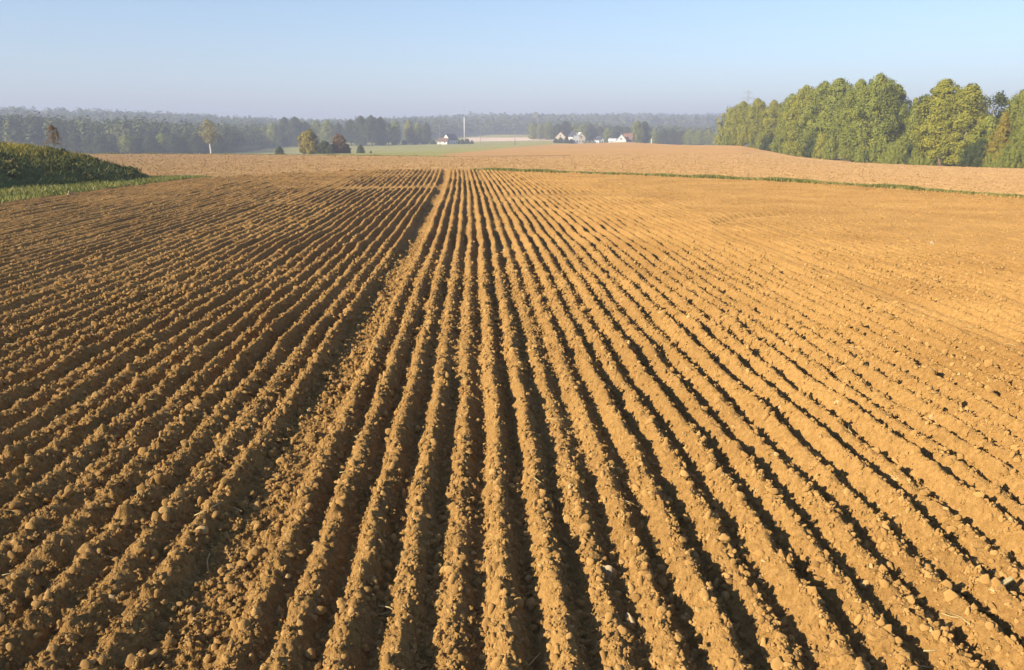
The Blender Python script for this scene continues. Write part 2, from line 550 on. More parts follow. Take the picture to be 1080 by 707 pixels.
def build_land():
    rows = [0.3]
    while rows[-1] < 4300:
        r = rows[-1]
        rows.append(r * (1.0045 if 26 < r < 170 else (1.007 if 170 <= r < 420 else 1.03)))
    rr = np.array(rows)
    az = np.concatenate([np.arange(R(-180), R(-47), R(4)), np.arange(R(-47), R(47), 0.0028), np.arange(R(47), R(180), R(4)), [R(180)]])
    A, RR = np.meshgrid(az, rr)
    X, Y = np.sin(A) * RR, np.cos(A) * RR
    G = ground(X.ravel(), Y.ravel()).reshape(X.shape)
    inf = inside(FIELD, X.ravel(), Y.ravel()).reshape(X.shape)
    inv = inside(VERGE, X.ravel(), Y.ravel()).reshape(X.shape)
    lim = np.interp(A, BROW_AZ, BROW_R)
    lumps = (0.16 * (fbm(X * 0.9, Y * 0.9, 3, 3) - 0.5) + 0.12 * clod_bumps(X, Y, 1.4, 0.3, 0.8, 0.6, 33, 1.0) / 0.8)
    fld = (RR > 20) & (RR < lim)
    Z = G + np.where(inf, -0.16, np.where(inv, 0.0, np.where(fld, lumps * 0.8, 0.03 * (fbm(X * 0.2, Y * 0.2, 4, 2) - 0.5))))
    # the harrowed field ends in a strip of darker earth colour along the brow
    nr, na = X.shape
    idx = np.arange(nr * na).reshape(nr, na)
    q = np.stack([idx[:-1, :-1], idx[1:, :-1], idx[1:, 1:], idx[:-1, 1:]], -1).reshape(-1, 4)
    V = np.stack([X.ravel(), Y.ravel(), Z.ravel()], -1)
    C = V[q].mean(1)
    cx, cy = C[:, 0], C[:, 1]
    cr, ca = np.hypot(cx, cy), np.arctan2(cx, cy)
    wob = 1 + 0.01 * (fbm(ca * 200, cr * 0.02, 9, 2) - 0.5)
    zone = np.full(len(q), 5)                                    # wood floor
    wood_r = np.interp(ca, [azim(u) for u in (-400, 240, 330, 440, 520, 580, 640, 780, 1500)], [430, 430, 640, 640, 930, 960, 620, 600, 600])
    zone[cr < wood_r] = 4                                        # meadow
    b = np.interp(ca, BROW_AZ, BROW_R)
    t = np.interp(ca, THIRD_AZ, THIRD_R)
    zone[(cr < t * wob)] = 2
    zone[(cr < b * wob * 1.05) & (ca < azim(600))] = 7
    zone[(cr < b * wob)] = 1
    zone[inside(VERGE, cx + 0.8 * (fbm(cx, cy, 7, 2) - 0.5), cy + 1.6 * (fbm(cx, cy, 8, 2) - 0.5))] = 3
    zone[inside(FIELD, cx, cy)] = 0
    zone[(ca > azim(492)) & (ca < azim(588)) & (cr > 655) & (cr < 800)] = 6
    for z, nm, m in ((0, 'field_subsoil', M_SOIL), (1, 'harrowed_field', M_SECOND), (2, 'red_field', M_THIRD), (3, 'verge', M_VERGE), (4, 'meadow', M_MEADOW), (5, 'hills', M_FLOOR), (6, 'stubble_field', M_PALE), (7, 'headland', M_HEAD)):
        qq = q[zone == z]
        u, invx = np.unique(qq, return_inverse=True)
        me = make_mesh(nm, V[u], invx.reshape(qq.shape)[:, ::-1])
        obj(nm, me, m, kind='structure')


build_land()


# ------------------------------------------------------------------ grassy bank on the left
def bank_h(x, y):
    x, y = np.asarray(x, float), np.asarray(y, float)
    xf = np.interp(y, [-30, 20, 32, 36, 44, 47, 52], [25.5, 24.5, 23.0, 22.0, 18.9, 18.9, 22])
    t = np.clip((-x - xf) / (5.2 + 2.2 * sstep(38, 45, y)), 0, 1)
    s = 1 - (1 - t) ** 2.0
    e = sstep(52, 45.5, y + 0.25 * (-x - 19))
    back = 1 - sstep(34, 44, -x)
    return 1.95 * s * e * (0.35 + 0.65 * back) + (s > 0) * 0.10 * (fbm(x * 1.2, y * 1.2, 15, 3) - 0.5) * np.minimum(t * 4, 1)


def build_bank():
    xs, ys = np.arange(-62, -17.5, 0.35), np.arange(-20, 56, 0.35)
    X, Y = np.meshgrid(xs, ys)
    H = bank_h(X, Y)
    Z = ground(X.ravel(), Y.ravel()).reshape(X.shape) + H - 0.03
    nr, na = X.shape
    idx = np.arange(nr * na).reshape(nr, na)
    q = np.stack([idx[:-1, :-1], idx[:-1, 1:], idx[1:, 1:], idx[1:, :-1]], -1).reshape(-1, 4)
    V = np.stack([X.ravel(), Y.ravel(), Z.ravel()], -1)
    q = q[(H.ravel()[q] > 0.01).any(1)]
    u, invx = np.unique(q, return_inverse=True)
    return make_mesh('grassy_bank', V[u], invx.reshape(q.shape))


obj('grassy_bank', build_bank(), M_VERGE, kind='structure')


def blades(name, x, y, z, h, w, lean, tint, m, bent=0.35):
    """blades of grass: two-segment tapering strips"""
    n = len(x)
    th = rng.uniform(0, 2 * np.pi, n)
    ld = rng.uniform(0, 2 * np.pi, n)
    l = rng.uniform(0, 1, n) * lean * h
    sx, sy = np.cos(th) * w / 2, np.sin(th) * w / 2
    V = np.empty((n, 6, 3), np.float32)
    for i, (f, ww, lf) in enumerate(((0, 1, 0), (0.6, 0.8, bent), (1, 0.12, 1))):
        bx, by, bz = x + np.cos(ld) * l * lf, y + np.sin(ld) * l * lf, z + h * f
        V[:, 2 * i] = np.stack([bx - sx * ww, by - sy * ww, bz], -1)
        V[:, 2 * i + 1] = np.stack([bx + sx * ww, by + sy * ww, bz], -1)
    b = np.arange(n)[:, None] * 6
    Q = np.concatenate([b + [0, 1, 3, 2], b + [2, 3, 5, 4]], 0)
    me = make_mesh(name, V.reshape(-1, 3), Q, smooth=False)
    set_tint(me, np.concatenate([tint, tint]), 4)
    return obj(name, me, m, kind='stuff')


# bank cover: dark grass and bramble, golden weeds along the crest
n = 60000
bx, by = rng.uniform(-40, -18.3, n), rng.uniform(15, 52, n)
bh = bank_h(bx, by)
k = (bh > 0.03)
bx, by, bh = bx[k], by[k], bh[k]
patch = fbm(bx * 0.5, by * 0.5, 25, 3)
blades('bank_grass', bx, by, ground(bx, by) + bh - 0.08, rng.uniform(0.08, 0.34, len(bx)) * (0.3 + 1.1 * patch), rng.uniform(0.025, 0.07, len(bx)), 1.8,
       np.clip(0.15 + patch * 0.6 + rng.normal(0, 0.16, len(bx)), 0, 1), G_BANK)
n = 40000
bx, by = rng.uniform(-38, -21, n), rng.uniform(22, 49, n)
bh = bank_h(bx, by)
patch = fbm(bx * 0.6, by * 0.6, 26, 3)
k = (bh > 1.05) & (rng.uniform(0, 1, n) < sstep(0.25, 0.5, patch) * (0.25 + 0.75 * sstep(1.3, 1.7, bh)) + 0.10)
bx, by, bh, patch = bx[k], by[k], bh[k], patch[k]
blades('tall_weeds', bx, by, ground(bx, by) + bh - 0.08, rng.uniform(0.10, 0.42, len(bx)) * (0.4 + 0.9 * patch), rng.uniform(0.02, 0.05, len(bx)), 1.3,
       np.clip(rng.normal(0.5, 0.25, len(bx)), 0, 1), G_DRY)
# bramble and nettle clumps over the bank's face
nb = 900
qx, qy = rng.uniform(-38, -18.6, nb), rng.uniform(18, 51, nb)
qh = bank_h(qx, qy)
k = (qh > 0.25) & (fbm(qx * 0.4, qy * 0.4, 28, 2) > 0.42)
qx, qy, qh = qx[k], qy[k], qh[k]
nl = 90
dd = rng.normal(size=(len(qx), nl, 3))
dd /= np.linalg.norm(dd, axis=2)[:, :, None]
dd[:, :, 2] = np.abs(dd[:, :, 2])
qr = rng.uniform(0.12, 0.36, (len(qx), 1, 1))
pp = np.stack([qx, qy, ground(qx, qy) + qh - 0.08], -1)[:, None, :] + dd * qr * rng.uniform(0.5, 1.1, (len(qx), nl, 1)) * np.array([1.2, 1.2, 0.8])


def leaf_quads(c, nrm, size):
    n = len(c)
    up = rng.normal(size=(n, 3))
    s = np.cross(nrm, up)
    s /= np.linalg.norm(s, axis=1)[:, None] + 1e-9
    t = np.cross(nrm, s)
    s *= (size * rng.uniform(0.35, 0.6, n))[:, None]
    t *= (size * rng.uniform(0.4, 0.7, n))[:, None]
    return np.stack([c - s - t * 0.4, c + s * 0.8 - t, c + s * 0.9 + t * 0.5, c - s * 0.6 + t], 1)


pn = (dd + rng.normal(0, 0.5, dd.shape)).reshape(-1, 3)
pn /= np.linalg.norm(pn, axis=1)[:, None]
LV = leaf_quads(pp.reshape(-1, 3), pn, 0.13 * rng.uniform(0.6, 1.3, len(pn)))
me = make_mesh('bank_bramble', LV.reshape(-1, 3), np.arange(len(LV) * 4).reshape(-1, 4), smooth=False)
set_tint(me, np.clip(np.repeat(rng.normal(0.4, 0.2, len(qx)), nl) + rng.normal(0, 0.12, len(pn)), 0, 1), 4)
obj('bank_bramble', me, G_BANK, kind='stuff')
# verge
n = 70000
vx, vy = rng.uniform(-30, -9, n), rng.uniform(20, 48, n)
k = inside(VERGE, vx + 0.6 * (fbm(vx, vy, 7, 2) - 0.5), vy + 3.2 * (fbm(vx * 0.8, vy * 0.8, 8, 3) - 0.5)) & (bank_h(vx, vy) < 0.1)
vx, vy = vx[k], vy[k]
patch = fbm(vx * 0.7, vy * 0.7, 27, 3)
blades('verge_grass', vx, vy, ground(vx, vy) - 0.02, rng.uniform(0.06, 0.22, len(vx)) * (0.5 + patch), rng.uniform(0.02, 0.05, len(vx)), 0.9,
       np.clip(0.1 + patch * 0.8 + rng.normal(0, 0.18, len(vx)), 0, 1), G_VERGE)


# weed strip between the two fields
def strip(name, px, n, hmin, hmax, width, m, thr, fix_r=None):
    P = np.array([on_level(u, v) for u, v in px]) if fix_r is None else np.array([at(u, r) for u, r in px])
    seg = np.hypot(*np.diff(P, axis=0).T)
    cum = np.concatenate([[0], np.cumsum(seg)])
    s = rng.uniform(0, cum[-1], n)
    x, y = np.interp(s, cum, P[:, 0]), np.interp(s, cum, P[:, 1])
    x = x + rng.normal(0, width, n) * 0.4
    y = y + rng.normal(0, width, n)
    pt = fbm(s * 0.55, s * 0 + 3, 29, 3)
    k = rng.uniform(0, 1, n) < 0.35 + 0.65 * sstep(thr + 0.3, thr + 0.6, pt)
    x, y, pt = x[k], y[k], pt[k]
    h = rng.uniform(hmin, hmax, len(x)) * (0.8 + 0.4 * sstep(0.35, 0.8, pt))
    blades(name, x, y, ground(x, y) - 0.04, h, rng.uniform(0.03, 0.09, len(x)), 0.8, np.clip(rng.normal(0.45, 0.22, len(x)), 0, 1), m)


strip('boundary_weeds', [(500, 179.3), (540, 180.3), (670, 184.2), (810, 189.6), (940, 197), (1080, 206.4), (1250, 220)], 34000, 0.08, 0.20, 0.32, G_WEED, 0.0)
strip('brow_weeds', [(-60, 151), (220, 151), (330, 147), (480, 128.5)], 14000, 0.12, 0.28, 0.4, G_WEED, 0.1, True)


# ------------------------------------------------------------------ loose clods, stones and straw on the field
def ico(sub):
    import bmesh
    bm = bmesh.new()
    bmesh.ops.create_icosphere(bm, subdivisions=sub, radius=1)
    v = np.array([x.co[:] for x in bm.verts])
    f = np.array([[a.index for a in p.verts] for p in bm.faces])
    bm.free()
    return v, f


def lumpy(v, seed):
    """an angular crumbly lump: a sphere cut by random planes, then roughened"""
    g = np.random.default_rng(seed)
    r = np.full(len(v), 1.2)
    for _ in range(9):
        nrm = g.normal(size=3)
        nrm /= np.linalg.norm(nrm)
        d = g.uniform(0.4, 0.9)
        c = v @ nrm
        r = np.where(c > 0.05, np.minimum(r, d / np.maximum(c, 0.05)), r)
    p = v * r[:, None]
    p = p * (1 + 0.10 * np.sin(5 * p[:, [1]] + g.uniform(0, 6)) * np.sin(6 * p[:, [0]] + g.uniform(0, 6)) + g.normal(0, 0.06, (len(v), 1)))
    return p * np.array([1, g.uniform(0.7, 1), g.uniform(0.6, 0.85)])


V2, V2F = ico(2)
V3, F3 = ico(3)
V1, F1 = ico(1)
CRUMB_SHAPES = [lumpy(V1, s) for s in range(14)]


def cluster(vb, fb, n, seed, r0, r1):
    """a crumbly clod: one angular core with smaller broken pieces stuck all over it"""
    g = np.random.default_rng(seed)
    vs, fs = [lumpy(vb, seed) * 0.8], [fb]
    for i in range(n):
        d = g.normal(size=3)
        d /= np.linalg.norm(d)
        vs.append(lumpy(vb, seed * 31 + i) * g.uniform(r0, r1) * g.uniform(0.7, 1.2, 3) + d * g.uniform(0.45, 0.8))
        fs.append(fb + len(vb) * (i + 1))
    return np.concatenate(vs), np.concatenate(fs)


CL_ = [cluster(V1, F1, 6, s, 0.28, 0.58) for s in range(14)]
CLOD_SHAPES = [c[0] for c in CL_[:8]] + [lumpy(ico(2)[0], 50 + s) * 1.1 for s in range(6)]
CLOD_FACES = [CL_[0][1]] * 8 + [ico(2)[1]] * 6
M_CLOD = tinted('clod_soil', [(0, SOIL_LO), (0.5, SOIL_MID), (0.95, SOIL_HI), (1, (0.48, 0.32, 0.14))], 0, 0.95)
nt_ = M_CLOD.node_tree
bump(nt_, noise_node(nt_, 90, 5, 0.65).outputs['Fac'], nt_.nodes['Principled BSDF'], 0.006)


def rot_mats(n):
    q = rng.normal(size=(n, 4))
    q /= np.linalg.norm(q, axis=1)[:, None]
    w, x, y, z = q.T
    return np.stack([np.stack([1 - 2 * (y * y + z * z), 2 * (x * y - z * w), 2 * (x * z + y * w)], -1),
                     np.stack([2 * (x * y + z * w), 1 - 2 * (x * x + z * z), 2 * (y * z - x * w)], -1),
                     np.stack([2 * (x * z - y * w), 2 * (y * z + x * w), 1 - 2 * (x * x + y * y)], -1)], 1)


def scatter(n, rmin, rmax, pw):
    a = rng.uniform(R(-46), R(46), n)
    r = (rmin ** pw + (rmax ** pw - rmin ** pw) * rng.uniform(0, 1, n)) ** (1 / pw)
    return np.sin(a) * r, np.cos(a) * r


def clod_keep(x, y):
    x0 = x - bend(x, y)
    band = np.exp(-((x0 + 1.49) / 0.3) ** 4)
    mess = sstep(10, 6.0, y) * np.exp(-((x0 + 2.55) / 0.9) ** 4)
    dens = 0.35 + 0.5 * sstep(0.4, 0.7, fbm(x * 0.4, y * 0.3, 42, 2)) + 0.5 * band + 0.3 * mess
    dens = dens * (1 - 0.3 * sstep(2, 6, x0) * sstep(16, 10, y)) * (1 + 0.6 * sstep(12, 18, y) * sstep(3, 8, x0))
    dens = dens * (1 - 0.8 * np.exp(-((x0 - 6.3) / 0.32) ** 4))
    return rng.uniform(0, 1, len(x)) < dens


cx, cy = scatter(230000, 2.2, 19, 1.15)
k = clod_keep(cx, cy)
cx, cy = cx[k], cy[k]
k = rng.uniform(0, 1, len(cx)) < sstep(20, 9, np.hypot(cx, cy))
cx, cy = cx[k], cy[k]
fx_, fy_ = scatter(190000, 9, 54, 1.5)
k = clod_keep(fx_, fy_) & inside(FIELD, fx_, fy_)
near_n = len(cx)
cx, cy = np.concatenate([cx, fx_[k]]), np.concatenate([cy, fy_[k]])
cr = np.hypot(cx, cy)
size = 0.0055 + 0.027 * rng.uniform(0, 1, len(cx)) ** 3.8
size *= 0.85 + 0.05 * np.minimum(cr, 19)
size[near_n:] = 0.012 + 0.030 * rng.uniform(0, 1, len(cx) - near_n) ** 3
size = np.clip(size, 0.006, 0.05)
# the 300 that show largest are objects of their own
bigx, bigy = scatter(1500, 2.6, 13, 1.3)
k = clod_keep(bigx, bigy)
bigx, bigy = bigx[k][:288], bigy[k][:288]
bigs = np.clip(0.022 + 0.022 * rng.uniform(0, 1, len(bigx)) ** 2.0, 0, 0.06)


def build_clods():
    z = field_z(cx, cy, np.hypot(cx, cy) * 0.0027) + size * rng.uniform(0.05, 0.5, len(cx)) - 0.012 * (np.arange(len(cx)) >= near_n)
    shp = rng.integers(0, len(CLOD_SHAPES), len(cx))
    Rm = rot_mats(len(cx))
    Vs, Fs, T = [], [], []
    base = 0
    fat = size / np.hypot(cx, cy) > 0.0032
    for s, F_, ids in [(CLOD_SHAPES[i], CLOD_FACES[i], np.where((shp == i) & fat)[0]) for i in range(14)] + [(CRUMB_SHAPES[i], F1, np.where((shp == i) & ~fat)[0]) for i in range(14)]:
        p = np.einsum('nij,vj->nvi', Rm[ids], s) * size[ids][:, None, None]
        p += np.stack([cx[ids], cy[ids], z[ids]], -1)[:, None, :]
        Vs.append(p.reshape(-1, 3))
        Fs.append((F_[None] + (base + np.arange(len(ids)) * len(s))[:, None, None]).reshape(-1, 3))
        T.append(np.repeat(np.clip(rng.normal(0.5, 0.2, len(ids)), 0, 1), len(F_)))
        base += len(ids) * len(s)
    me = make_mesh('loose_clods', np.concatenate(Vs), np.concatenate(Fs), smooth=False)
    set_tint(me, np.concatenate(T), 3)
    return me


obj('loose_clods', build_clods(), M_CLOD, kind='stuff')

BIG = []
for s in range(8):
    v, f_ = cluster(V2, V2F, 22 if s % 2 else 5, 100 + s, 0.2, 0.5 if s % 2 else 0.35)
    me = make_mesh('soil_clod', v, f_, smooth=False)
    set_tint(me, np.full(len(f_), 0.35 + 0.06 * s), 3)
    me.materials.append(M_CLOD)
    BIG.append(me)
bz = field_z(bigx, bigy, np.hypot(bigx, bigy) * 0.0027)
LAB_C = 'rough lump of dry ochre soil lying loose among the ploughed ridges'


def put_clod(me, x, y, z, s, label, group=None, name='soil_clod', cat='clod'):
    o = bpy.data.objects.new(name, me)
    COL.objects.link(o)
    o.location = (x, y, z)
    o.rotation_euler = (random.uniform(0, 6.28), random.uniform(0, 6.28), random.uniform(0, 6.28))
    o.scale = (s * random.uniform(0.9, 1.15), s * random.uniform(0.85, 1.1), s)
    o['label'], o['category'] = label, cat
    if group:
        o['group'] = group
    return o


for i in range(len(bigx)):
    put_clod(BIG[i % 8], bigx[i], bigy[i], bz[i] + bigs[i] * 0.25, bigs[i], LAB_C, 'loose clods of soil on the ploughed field')


def on_field(u, v):
    x, y = on_level(u, v)
    return x, y, float(field_z(np.array([x]), np.array([y]))[0])


for u, v, s, lab in ((168, 514, 0.085, 'biggest squared clod of soil in the left rows below the grassy bank'),
                     (186, 382, 0.085, 'upright pale clod standing on a ridge in the left rows'),
                     (140, 384, 0.065, 'round light clod on a left ridge beside the upright pale clod')):
    x, y, z = on_field(u, v)
    put_clod(BIG[0], x, y, z + s * 0.35, s, lab)
FL = make_mesh('flint', lumpy(V3, 300), F3, smooth=True)
FL.materials.append(M_FLINT)
for u, v, s, lab in ((643, 607, 0.055, 'pale oblong stone lying against a ridge in the centre rows'),
                     (663, 590 + 62, 0.038, 'grey round stone in the furrow just below the pale oblong stone'),
                     (984, 256, 0.055, 'whitish stone on the smooth soil near the right edge of the field'),
                     (75, 206, 0.16, 'white stone on the grass verge under the bank')):
    x, y, z = on_field(u, v)
    if v == 206:
        z = gz(x, y)
    put_clod(FL, x, y, z + s * 0.45, s, lab, None, 'stone', 'stone')


def straw_mesh(seed, ln):
    g = random.Random(seed)
    b = MB()
    k = g.uniform(-0.12, 0.12)
    b.tube([(-ln / 2, 0, 0), (-ln * 0.1, ln * k, 0.006), (ln / 2, 0, 0.012)], [0.0035, 0.0032, 0.002], 5)
    return b.mesh('straw_stalk', True)


SM = [straw_mesh(i, 0.09 + 0.03 * i) for i in range(4)]
for m_ in SM:
    m_.materials.append(M_STRAW)
sx, sy = scatter(600, 2.9, 12, 1.3)
sk = rng.uniform(0, 1, 600) < 0.18
sx, sy = sx[sk], sy[sk]
sz = field_z(sx, sy, np.hypot(sx, sy) * 0.0027)
for i in range(len(sx)):
    o = obj('straw_stalk', SM[i % 4])
    o.location = (sx[i], sy[i], sz[i] + 0.012)
    o.rotation_euler = (random.uniform(-.3, .3), random.uniform(-.3, .3), random.uniform(0, 6.28))
    o['label'], o['category'], o['group'] = 'short pale stalk of dry straw lying on the soil', 'straw', 'straw stalks left on the ploughed field'
b = MB()
b.box(-0.085, 0.085, -0.012, 0.012, -0.004, 0.005)
b.box(-0.03, 0.075, -0.0135, -0.006, 0.0045, 0.010)
o = obj('maize_stalk', b.mesh('maize_stalk'), M_STRAW, label='thick split length of pale maize stalk lying near the bottom right corner', category='straw')
x, y, z = on_field(1054, 633)
o.location = (x, y, z + 0.02)
o.rotation_euler = (0.1, -0.15, R(25))


# lumps of earth over the harrowed field
M_LUMP = tinted('harrowed_lumps', [(0, (0.22, 0.127, 0.048)), (0.5, (0.32, 0.192, 0.077)), (1, (0.41, 0.265, 0.12))], 0, 0.95)
M_LUMP.node_tree.nodes['Principled BSDF'].inputs['Diffuse Roughness'].default_value = 1.0
M_CLOD.node_tree.nodes['Principled BSDF'].inputs['Diffuse Roughness'].default_value = 1.0
ha = rng.uniform(R(-40), R(42), 110000)
hr = 30 * (155 / 30.0) ** rng.uniform(0, 1, len(ha))
hx, hy = np.sin(ha) * hr, np.cos(ha) * hr
k = ~inside(FIELD, hx, hy) & ~inside(VERGE, hx, hy) & (hr < np.interp(ha, BROW_AZ, BROW_R)) & (bank_h(hx, hy) < 0.05)
hx, hy, hr = hx[k], hy[k], hr[k]
hs = 0.85 * (0.035 + 0.09 * rng.uniform(0, 1, len(hx)) ** 3) * (0.6 + hr / 130)
hz_ = ground(hx, hy) + 0.8 * (0.16 * (fbm(hx * 0.9, hy * 0.9, 3, 3) - 0.5) + 0.12 * clod_bumps(hx, hy, 1.4, 0.3, 0.8, 0.6, 33, 1.0) / 0.8)
HR = rot_mats(len(hx))
hi_ = rng.integers(0, 14, len(hx))
hv = np.einsum('nij,nvj->nvi', HR, np.stack(CRUMB_SHAPES)[hi_]) * hs[:, None, None] * np.array([1, 1, 0.7]) + np.stack([hx, hy, hz_ + 0.1 * hs], -1)[:, None, :]
hf = F1[None] + (np.arange(len(hx)) * len(V1))[:, None, None]
me = make_mesh('earth_lumps', hv.reshape(-1, 3), hf.reshape(-1, 3), smooth=False)
set_tint(me, np.repeat(np.clip(rng.normal(0.5, 0.2, len(hx)), 0, 1), len(F1)), 3)
obj('earth_lumps', me, M_LUMP, kind='stuff')


# ------------------------------------------------------------------ trees
def crown_points(h, prof, nclump, per, clump_r, lsize, z0=0.06, squash=1.25):
    """clumps of leaves hung through the crown's volume; prof(t) = half width at relative height t"""
    C, N, T, Z = [], [], [], []
    for _ in range(nclump):
        t = rng.uniform(z0, 0.97)
        w = prof(t) * h
        a = rng.uniform(0, 2 * np.pi)
        rad = w * math.sqrt(rng.uniform(0.12, 1.0)) * rng.uniform(0.7, 1.2)
        cr_ = clump_r * h * rng.uniform(0.4, 1.3) * (0.7 + 0.5 * min(1, w / (0.2 * h + 1e-6)))
        rad = max(0, rad - cr_ * 0.5)
        ctr = np.array([math.cos(a) * rad, math.sin(a) * rad, t * h])
        d = rng.normal(size=(per, 3))
        d /= np.linalg.norm(d, axis=1)[:, None]
        rr = cr_ * rng.uniform(0.45, 1.12, per) ** 0.7
        p = ctr + d * rr[:, None] * np.array([1, 1, squash])
        nn = d + rng.normal(0, 0.42, (per, 3)) + np.array([0, 0, 0.25]) + 0.8 * np.array([math.cos(a), math.sin(a), 0.2])
        ct = rng.normal(0.46, 0.09)
        C.append(p)
        N.append(nn)
        T.append(np.clip(ct + rng.normal(0, 0.14, per), 0, 1))
    C, N, T = np.concatenate(C), np.concatenate(N), np.concatenate(T)
    N /= np.linalg.norm(N, axis=1)[:, None] + 1e-9
    k = C[:, 2] > 0.02 * h
    C, N, T = C[k], N[k], T[k]
    return leaf_quads(C, N, lsize * rng.uniform(0.7, 1.3, len(C))), T


def crown_mesh(name, *a, **kw):
    V, T = crown_points(*a, **kw)
    me = make_mesh(name, V.reshape(-1, 3), np.arange(len(V) * 4).reshape(-1, 4), smooth=False)
    set_tint(me, T, 4)
    return me


def trunk_mesh(h, r, top=0.8, limbs=7, spread=0.22, seed=0):
    g = random.Random(seed)
    b = MB()
    sway = [(g.uniform(-.02, .02) * h * i / 4, g.uniform(-.02, .02) * h * i / 4) for i in range(6)]
    pts = [(sway[i][0], sway[i][1], -0.3 + (top * h + 0.3) * i / 5) for i in range(6)]
    b.tube(pts, [r * (1.25 - 0.2 * i) if i else r * 1.4 for i in range(6)], 8)
    for _ in range(limbs):
        t = g.uniform(0.22, 0.85)
        z = t * top * h
        a = g.uniform(0, 6.28)
        l = spread * h * g.uniform(0.6, 1.1)
        sx_, sy_ = sway[2]
        b.tube([(sx_ * t, sy_ * t, z), (math.cos(a) * l * .5, math.sin(a) * l * .5, z + l * .45), (math.cos(a) * l, math.sin(a) * l, z + l * 1.05)],
               [r * 0.5 * (1.1 - t), r * 0.3 * (1.1 - t), r * 0.1], 5)
    return b.mesh('trunk', True)


def broad(t):
    return 0.36 * (math.sin(math.pi * min(1, (t * 0.92 + 0.10))) ** 0.6)


def tall(t):
    return 0.25 * (math.sin(math.pi * min(1, (t * 0.88 + 0.13))) ** 0.55)


def cone(t):
    return 0.19 * min(1, (1.02 - t) * 1.5) * min(1, 0.6 + t * 2)


def dome(t):
    return 0.62 * math.sin(math.pi * min(1, 0.30 + 0.68 * t)) ** 0.6


def ball(t):
    return 0.52 * math.sin(math.pi * min(1, 0.2 + 0.78 * t)) ** 0.6


def lolly(t):
    return 0.24 * math.sin(math.pi * min(1, max(0, (t - 0.35) / 0.65))) ** 0.7 if t > 0.35 else 0.02


# unit shapes built at 16 m, scaled for each tree; crown meshes shared by copies
H0 = 16.0
P = {}
for kind, prof, ncl, per, cr_, ls, z0 in (('broad', broad, 420, 80, 0.048, 0.20, 0.05), ('broad_b', broad, 400, 85, 0.052, 0.20, 0.16), ('tall', tall, 340, 80, 0.046, 0.20, 0.14),
                                          ('tall_b', tall, 330, 80, 0.05, 0.20, 0.06), ('cone', cone, 240, 80, 0.042, 0.20, 0.03), ('dome', dome, 130, 90, 0.12, 0.6, 0.02), ('round', ball, 150, 90, 0.10, 0.6, 0.03), ('lolly', lolly, 40, 45, 0.07, 0.40, 0.42),
                                          ('open', broad, 60, 60, 0.06, 0.26, 0.35)):
    P[kind] = (crown_mesh('crown', H0, prof, ncl, per, cr_, ls, z0), trunk_mesh(H0, 0.26 if kind != 'dome' else 0.4, 0.82 if kind != 'dome' else 0.6, 10 if kind != 'lolly' else 4, 0.14, len(kind) * 7 + ncl))


def tree(kind, u, dist, v_top, leaf, label, group=None, name='tree', cat='tree', wide=1.0, bark=None, v_base=None, sink=0.0):
    x, y = at(u, dist, v_top + 20)
    z = gz(x, y)
    top = z_at(u, v_top, dist)
    h = top - z
    s = h / H0 / 0.985
    t = root(name, label, cat, (x, y, z - sink), random.uniform(0, 6.28), group)
    t.scale = (s * wide, s * wide, s)
    for nm, me, m in (('crown', P[kind][0], leaf), ('trunk', P[kind][1], bark or M_BARK)):
        if not me.materials:
            me.materials.append(m)
        o = bpy.data.objects.new(nm, me)
        COL.objects.link(o)
        o.parent = t
        o.material_slots[0].link = 'OBJECT'
        o.material_slots[0].material = m
    return t


